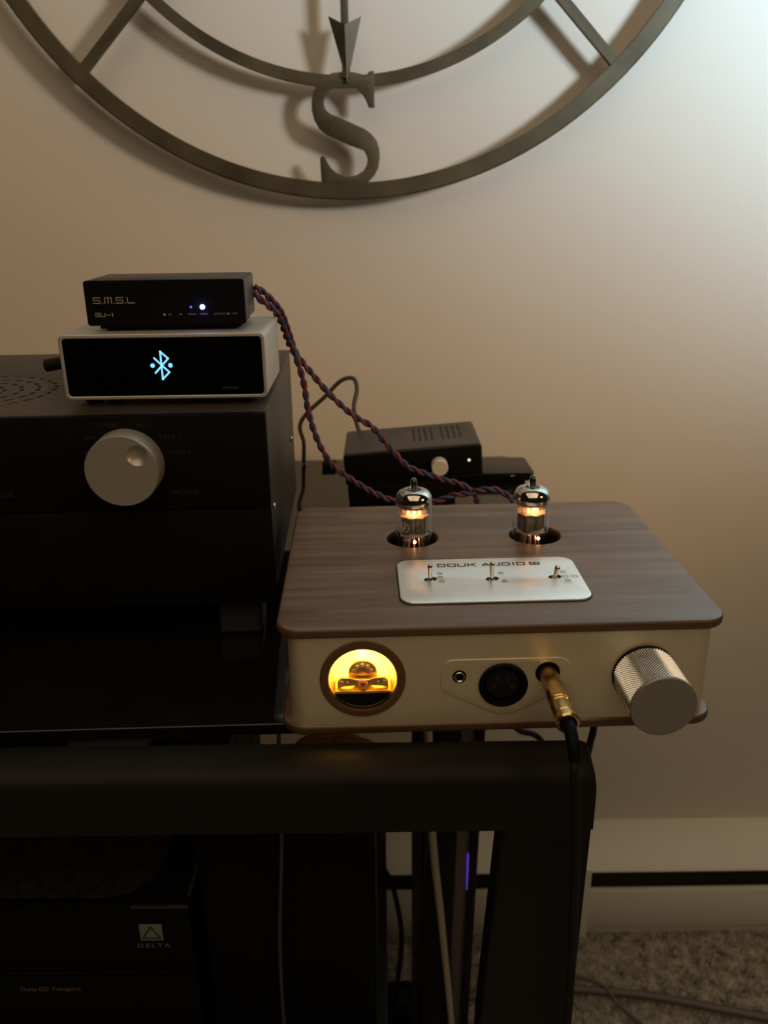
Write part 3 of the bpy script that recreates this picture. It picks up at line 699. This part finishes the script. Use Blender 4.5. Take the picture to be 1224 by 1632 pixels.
for dx in (-4.9, 4.9): put('symbol_dot', MB().lathe([(0, .36), (1.25, .36), (1.25, .48), (0, .48)], (-1.3 + dx, 0, 22.5), 'Y', 20), M['btblue'], icon)
put('faint_print', MB().box(31, 40, .36, .46, 9.0, 10.2), M['dimprint'], bt)
for fx in (-44, 44):
    for fy in (12, 54): put('foot', MB().cyl((fx, fy, 0), 5, bz0 + .3, 'Z', 24, .5), M['rubber'], bt)
an = put('stub_antenna', MB().tube([(-46, 74, 15), (-66, 76.5, 14.0), (-86, 79, 10.6), (-93.5, 80, 9.2), (-95.5, 80.2, 8.9)], 4.0, 18), M['rubber'], bt)
put('antenna_collar', MB().cyl((-46, 64.5, 15), 4.6, 13, 'Y', 20, .5), M['chrome'], bt)

# ------------------------------------------------------------------ small black converter on top of it
sv = thing('audio_converter', (-118.6, 473, -68.0), 'small black audio box with a bright blue light, on the silver box', 'audio converter', (0, 0, math.radians(.9)))
put('case', slabmb([rrect(-43, 43, 4.2, 27.6, 1.6, 4)], 42, .4, 1, at(0, 23.2, 0) @ FRONT), M['greymetal'], sv)
put('front_panel', slabmb([rrect(-43.6, 43.6, 3.4, 27.6, 1.6, 4)], 2.4, .35, 2, at(0, 1.0, 0) @ FRONT), M['blacksatin'], sv)
put('base', MB().box(-38, 40, 3, 42, 1.4, 4.4, .4), M['black'], sv)
for fx in (-32, 34):
    for fy in (9, 36): put('foot', MB().cyl((fx, fy, 0), 4, 1.6, 'Z', 20, .2), M['rubber'], sv)
put('lettering', strokes(word('S.M.S.L', -39.0, 15.6, 3.7, 2.9, .85), .52, at(0, -.24, 0) @ FRONT), M['grey'], sv)
put('model_lettering', strokes(word('SU-1', -38.8, 8.4, 2.3, 1.9, .7), .40, at(0, -.24, 0) @ FRONT), M['grey'], sv)
ix = [(240 + p / 7.65 - 258) * .342 - 1.0 for p in (205, 338, 480, 622, 820, 1000)]
for x_, t_ in zip(ix, ('USB', 'USB', 'OPTICAL', 'COAXIAL', 'BLUETOOTH', 'HI-RES')):
    put('input_print', textmb(t_, 1.15, at(x_, -.24, 9.1) @ FRONT, sx=.9), M['grey'], sv)
put('input_mark', MB().cyl((ix[0] - 3.0, -.2, 9.1), .75, -.1, 'Y', 12), M['grey'], sv)
put('input_mark', MB().box(ix[5] - 4.2, ix[5] - 2.8, -.3, -.2, 8.7, 9.5), M['grey'], sv)
ld = put('status_light', MB().lathe([(0, -1.25), (.9, -1.05), (1.35, -.5), (1.4, .2), (0, .2)], (20.2, 0, 12.9), 'Y', 20), M['led'], sv)
ld['label'] = 'bright blue-white status light'
put('standby_light', MB().lathe([(0, -.5), (.7, -.4), (.8, .1), (0, .1)], (13.9, 0, 12.9), 'Y', 16), M['leddim'], sv)
pd = bpy.data.lights.new('status_glow', 'POINT'); pd.energy = .0016; pd.color = (.10, .14, 1.0); pd.shadow_soft_size = .0012
po_ = bpy.data.objects.new('status_glow', pd); COL.objects.link(po_); po_.parent = sv; po_.location = (.0202, -.0034, .0129)

# ================================================================== STACK OF TWO SMALL BLACK UNITS BEHIND THE AMPLIFIER
TI = math.radians(4.2)
def tilted(name, loc, label, cat): return thing(name, loc, label, cat, (0, -TI, 0))
up_ = Vector((-math.sin(TI), 0, math.cos(TI)))
lo = tilted('power_supply', (-28, 656, G + .05), 'plain black metal box at the bottom of the tilted stack behind the amplifier', 'audio box')
put('case', MB().box(0, 88, 2, 74, 1.2, 24.6, 1.6, 3), M['blacksatin'], lo)
put('front_panel', MB().box(1.5, 86.5, .8, 2.4, 2.6, 23.4, .4), M['black'], lo)
for fx in (6, 80):
    for fy in (10, 64): put('foot', MB().cyl((fx, fy, 0), 3.5, 1.4, 'Z', 20, .2), M['rubber'], lo)
mo = Vector((-28, 656, G)) + up_ * 24.7
mg = tilted('desktop_amplifier', tuple(mo), 'small tilted charcoal desktop amplifier with a silver knob, behind the walnut amplifier', 'amplifier')
put('body', slabmb([rrect(-1, 112, 1.2, 27.4, 2.2, 5)], 73, .3, 1, at(0, 37.5, 0) @ FRONT), M['greymetal'], mg)
sl = []
for g0 in (58, 82):
    for k in range(4): sl.append(stadium(g0 + k * 5.0, 42, 40, 2.0, PI / 2))
put('vented_cover', slabmb([rrect(.5, 110.5, 2, 73, 1, 3)] + sl, .8, .15, 1, at(0, 0, 27.7)), M['greymetal'], mg)
put('vent_backing', MB().box(54, 102, 20, 64, 27.35, 27.45), M['dark'], mg)
put('front_panel', MB().box(.2, 110.8, .2, 1.4, 2, 26.6, .3), M['blacksatin'], mg)
put('volume_knob', MB().lathe([(0, .2), (6.7, .2), (6.7, -9.4), (6.2, -10), (0, -10)], (76.5, 0, 13.2), 'Y', 40), M['brightknob'], mg)
put('power_light', MB().lathe([(0, -.4), (1.1, -.3), (1.3, .3), (0, .3)], (101, 0, 15), 'Y', 16), M['ledwhite'], mg)
put('jack_socket', MB().lathe([(2.2, .2), (4, .2), (4, -.8), (3.4, -1), (2.2, -.8), (2.2, .2)], (16, 0, 12), 'Y', 28), M['black'], mg)
for fx in (8, 80):
    for fy in (10, 64): put('foot', MB().cyl((fx, fy, 1.4), 4, -1.35, 'Z', 20, .2), M['rubber'], mg)
# black lead the stack is standing on
m_ = MB().tube(spline([(52, 800, G + 3.0), (53, 740, G + 2.75), (52, 700, G + 2.75), (50, 660, G + 2.75), (44, 640, G + 2.75), (28, 628, G + 2.75), (10, 626, G + 2.75)], 8), 2.7, 12)
tag(put('supply_lead', m_, M['rubber'], origin=(52, 700, G)), 'black lead lying under the tilted stack of small boxes', 'cable')
sw_ = thing('network_switch', (101, 737, G), 'low flat black box on the glass, right of the tilted desktop amplifier', 'audio box', (0, 0, .03))
put('case', MB().box(-36, 38, 0, 46, 1, 10.6, 2.2, 3), M['greymetal'], sw_)
put('front_panel', MB().box(-34, 36, -.4, .6, 2, 8.8, .3), M['black'], sw_)
put('front_mark', MB().box(16, 20, -.6, -.3, 6.0, 7.0), M['grey'], sw_)
for fx in (-30, 32):
    for fy in (6, 40): put('foot', MB().cyl((fx, fy, 0), 3, 1.3, 'Z', 16), M['rubber'], sw_)

# ================================================================== CABLES
def twisted(name, path, label, group=None):
    pts = spline(path, 14); e = thing(name, tuple(path[0]), label, 'cable', group=group)
    L = [0]
    for a, b in zip(pts, pts[1:]): L.append(L[-1] + (b - a).length)
    up = None; st = [[], []]
    for i, p in enumerate(pts):
        t = (pts[min(i + 1, len(pts) - 1)] - pts[max(i - 1, 0)]).normalized()
        if up is None: up = t.orthogonal().normalized()
        up = (up - t * up.dot(t)).normalized(); sd = t.cross(up); ph = L[i] / 15.0 * 2 * PI
        for k in range(2):
            q = p + (up * math.cos(ph + k * PI) + sd * math.sin(ph + k * PI)) * 1.15
            st[k].append(q - Vector(path[0]))
    put('red_strand', MB().tube(st[0], 1.2, 8), M['cred'], e)
    put('blue_strand', MB().tube(st[1], 1.2, 8), M['cblue'], e)
    # connector shell at the start
    d = (st[0][6] - st[0][0]).normalized()
    return e
start = [Vector((-77.5, 517.5, -52)), Vector((-73, 522, -57)), Vector((-66.5, 527, -63.5)), Vector((-63.2, 537, -72)), Vector((-60.6, 550, -87))]
Ap = [(-57.6, 556, -95.5), (-52.6, 555, -113.6), (-50, 554, -134.2), (-44.6, 552.8, -153.7), (-36.1, 551.7, -169.9), (-26, 550.7, -178.8), (-11.9, 549.6, -188.2), (.1, 548.5, -194.4), (7.5, 547.5, -196), (20.9, 546.4, -197.1), (35.6, 545.3, -196.5), (47.9, 544.3, -191.7), (58.1, 543.2, -190.6), (65.2, 542.1, -187.6), (77.1, 541.1, -187.4), (87.9, 540, -194.4), (93, 537, -204), (95, 528, -211), (95, 518.6, -214)]
Bp = [(-57.0, 561, -96.5), (-46.3, 558, -110.2), (-34.6, 556, -123.9), (-19.8, 554, -137.4), (-7.7, 552, -144.5), (2.3, 551, -156.5), (14.5, 550, -170.8), (23, 550, -175.7), (40.4, 549, -181.7), (54.5, 549, -186.3), (63, 549, -193.5), (66, 547, -204), (68, 535, -212), (69, 518.8, -214)]
twisted('signal_cable', start + [Vector(p) for p in Ap], 'twisted red and blue cable sagging lowest, running behind the left tube', 'twisted red and blue cables')
st2 = [p + Vector((.6, 4.2, 3.2)) for p in start]; st2[0] = Vector((-76, 518.0, -49)); st2[1] = Vector((-71, 525, -53.5))
twisted('signal_cable', st2 + [Vector(p) for p in Bp], 'twisted red and blue cable hanging straighter, passing in front of the small silver knob', 'twisted red and blue cables')
gp = [(-79, 806, -245.2), (-79, 800, -243), (-77.9, 796.7, -223.8), (-80.5, 793.3, -207.1), (-73.5, 790, -193.9), (-54.6, 786.7, -176.3), (-39.1, 783.3, -160.8), (-27.2, 780, -158), (-23.7, 772, -166.7), (-26.6, 762, -183.2), (-20, 748, -204.7), (-8, 734.5, -212)]
tag(put('power_lead', MB().tube(spline(gp, 10), 2.0, 12), M['greycable'], origin=(-79, 806, -247.2)), 'dark grey cable looped up against the wall behind the twisted cables', 'cable')
tag(put('loose_plug', MB().box(-60, -46, 786, 797, G + .02, G + 6.5, 1.5), M['rubber'], origin=(-53, 791, G)), 'small black plug lying on the glass behind the twisted cables', 'plug')
# cords under and behind the rack
def cord(name, pts, r, m, label, cat='cable', per=10, r1=None):
    return tag(put(name, MB().tube(spline(pts, per), r, 12, r1=r1), m, origin=pts[0]), label, cat)
cord('power_cable', [(150, 519, -216), (158, 530, -228), (168, 560, -300), (173.9, 598, -421), (173, 602, -440), (160, 615, -600), (140, 640, -760), (120, 660, -868), (100, 690, -873.5)], 3.0, M['rubber'], 'black power cord dropping behind the right end of the front beam')
cord('slanted_cable', [(92, 560, -258), (95, 580, -385), (110.4, 600, -421.4), (132, 603, -436.2), (158, 640, -520), (150, 660, -720), (132, 700, -873)], 2.5, M['rubber'], 'black cable slanting under the amplifier towards the right')
cord('hanging_cable', [(26, 640, -256), (27, 600, -400), (26, 606, -430), (-10.7, 620, -548), (4.9, 620, -614.8), (11.7, 620, -677.6), (3.8, 620, -760.9), (-2, 640, -825), (-6, 690, -839)], 2.4, M['rubber'], 'thin black cable curving down right of the black cabinet')
cord('cream_cable', [(30, 578, -257), (33, 578, -400), (38, 578, -514), (46, 577, -600), (56.5, 577, -719), (62, 573, -800), (66, 565, -874)], 4.4, M['creamcable'], 'cream cable slanting down in front of the black upright', r1=2.2)
cord('cabinet_cable', [(-58, 393, -258), (-61, 390, -300), (-61.7, 390, -348), (-67, 390, -425), (-68, 390, -494), (-66, 392, -540), (-66, 394, -543.2)], 1.2, M['greycable'], 'thin grey cable hanging in front of the black cabinet')
cord('floor_cable', [(60, 700, -866), (150, 733, -866), (204, 724, -866.5), (247, 719, -866.5), (310, 710, -866.5), (424, 683, -867), (620, 640, -867), (800, 610, -867)], 4.6, M['browncable'], 'thick taupe cord lying across the carpet')
cord('floor_wire', [(150, 790, -871), (185, 770, -870.5), (212, 745, -868.6), (246, 722, -860.4), (262, 703, -869), (280, 681, -870.5), (330, 630, -871), (420, 560, -871.5)], 1.9, M['browncable'], 'thin taupe wire crossing over the thick cord on the carpet')

ps = thing('power_strip', (6, 668, -H + 4), 'black power strip lying on the carpet behind the rack', 'power strip', (0, 0, .12))
put('strip_body', MB().box(-60, 24, 0, 46, 0, 34, 3, 3), M['black'], ps)
for k in range(3): put('socket_plate', MB().box(-50 + k * 24, -32 + k * 24, 12, 34, 33.5, 35, .6), M['rubber'], ps)

# ================================================================== LOWER SHELF
SH = -545.0
ct = thing('disc_transport', (-123, 400, SH), 'black disc player low in the rack with small gold lettering, under another player', 'disc player')
put('case', MB().box(-300, 0, 2, 290, 6, 84.0, 1), M['blacksatin'], ct)
put('front_panel', MB().box(-302, 1.5, -4, 2.5, 5, 84.5, 1.2), M['black'], ct)
put('lettering', textmb('Delta CD Transport', 4.6, at(-93, -4.05, 75.6) @ FRONT, sx=1.0), M['goldprint'], ct)
for fx in (-270, -30):
    for fy in (30, 260): put('foot', MB().cyl((fx, fy, 0), 12, 6.3, 'Z', 24, 1), M['rubber'], ct)
d2 = thing('signal_processor', (-123, 400, SH + 84.6), 'black audio unit with a pale green triangle emblem, topmost on the lower shelf', 'audio unit')
put('case', MB().box(-300, 0, 2, 280, 4, 57.5, 1), M['blacksatin'], d2)
put('front_panel', MB().box(-302, 1.0, -4, 2.5, 3.5, 58.9, 1.4), M['black'], d2)
put('trim_line', MB().box(-300, 0, -4.6, -3.8, 4.4, 5.4, .2), M['rack'], d2)
put('edge_trim', MB().box(-1.6, .4, 4, 278, 56.6, 58.2, .4), M['sidemetal'], d2)
put('front_lip', MB().box(-34, .6, -5.2, -3.6, 57.0, 59.2, .4), M['greymetal'], d2)
em = slabmb([[(-31, 31), (-17, 31), (-17, 44), (-31, 44)]], .4, .05, 1, at(0, -4.1, 0) @ FRONT)
eo = put('emblem', em, M['greenprint'], d2)
put('emblem_triangle', strokes([((-29.4, 33), (-24, 42)), ((-24, 42), (-18.6, 33)), ((-18.6, 33), (-29.4, 33))], .9, at(0, -4.35, 0) @ FRONT, .15), M['blackprint'], eo)
put('lettering', textmb('DELTA', 4.4, at(-23.5, -4.1, 26.6) @ FRONT, sx=1.25, space=1.35, bold=.05), M['goldprint'], d2)
for fx in (-270, -30):
    for fy in (30, 250): put('foot', MB().cyl((fx, fy, 0), 10, 4.3, 'Z', 24, .6), M['rubber'], d2)
mt_ = slabmb([rrect(-250, -22.5, 6, 200, 30, 10)], 2.0, .8, 2, at(-123, 397, SH + 84.6 + 58.6))
tag(put('cloth_mat', mt_, M['blackcloth'], origin=(-260, 500, SH + 84.6 + 57.6)), 'dark woven mat with rounded corners on top of the emblem unit', 'mat')
cab = thing('black_cabinet', (-64, 402, SH), 'plain black cabinet standing on the lower shelf right of the disc players', 'speaker')
put('cabinet_body', MB().box(-53, 56, 4, 68, 4, 195, 2.5, 3), M['black'], cab)
put('front_cloth', MB().box(-50, 53, .5, 4.4, 8, 191, 1.2), M['black'], cab)
for fx in (-40, 44):
    for fy in (16, 56): put('foot', MB().cyl((fx, fy, 0), 8, 4.3, 'Z', 20, .6), M['rubber'], cab)
# folded terracotta cloth on top of the cabinet
m_ = MB(); N1, N2 = 44, 22; rows = []
for j in range(N2 + 1):
    v = j / N2; th_ = PI * v
    row = []
    for i in range(N1):
        a = 2 * PI * i / N1
        rr = math.sin(th_) ** .7
        wv = 1 + .07 * math.sin(5 * a + 3 * v) + .04 * math.sin(9 * a - 4 * v)
        row.append(m_.bm.verts.new((-33 + 29.5 * rr * wv * math.cos(a), 438 + 24 * rr * wv * math.sin(a), -350 + 17.6 + 17 * math.cos(th_) * (1 + .08 * math.sin(3 * a)))))
    rows.append(row)
for A, B in zip(rows, rows[1:]):
    for i in range(N1): m_.bm.faces.new((A[i], A[(i + 1) % N1], B[(i + 1) % N1], B[i]))
bmesh.ops.remove_doubles(m_.bm, verts=m_.bm.verts[:], dist=.01)
tag(put('folded_cloth', m_, M['orange'], origin=(-34, 438, -350), ang=80), 'rumpled terracotta cloth on the black cabinet, seen in the gap above the front beam', 'cloth')
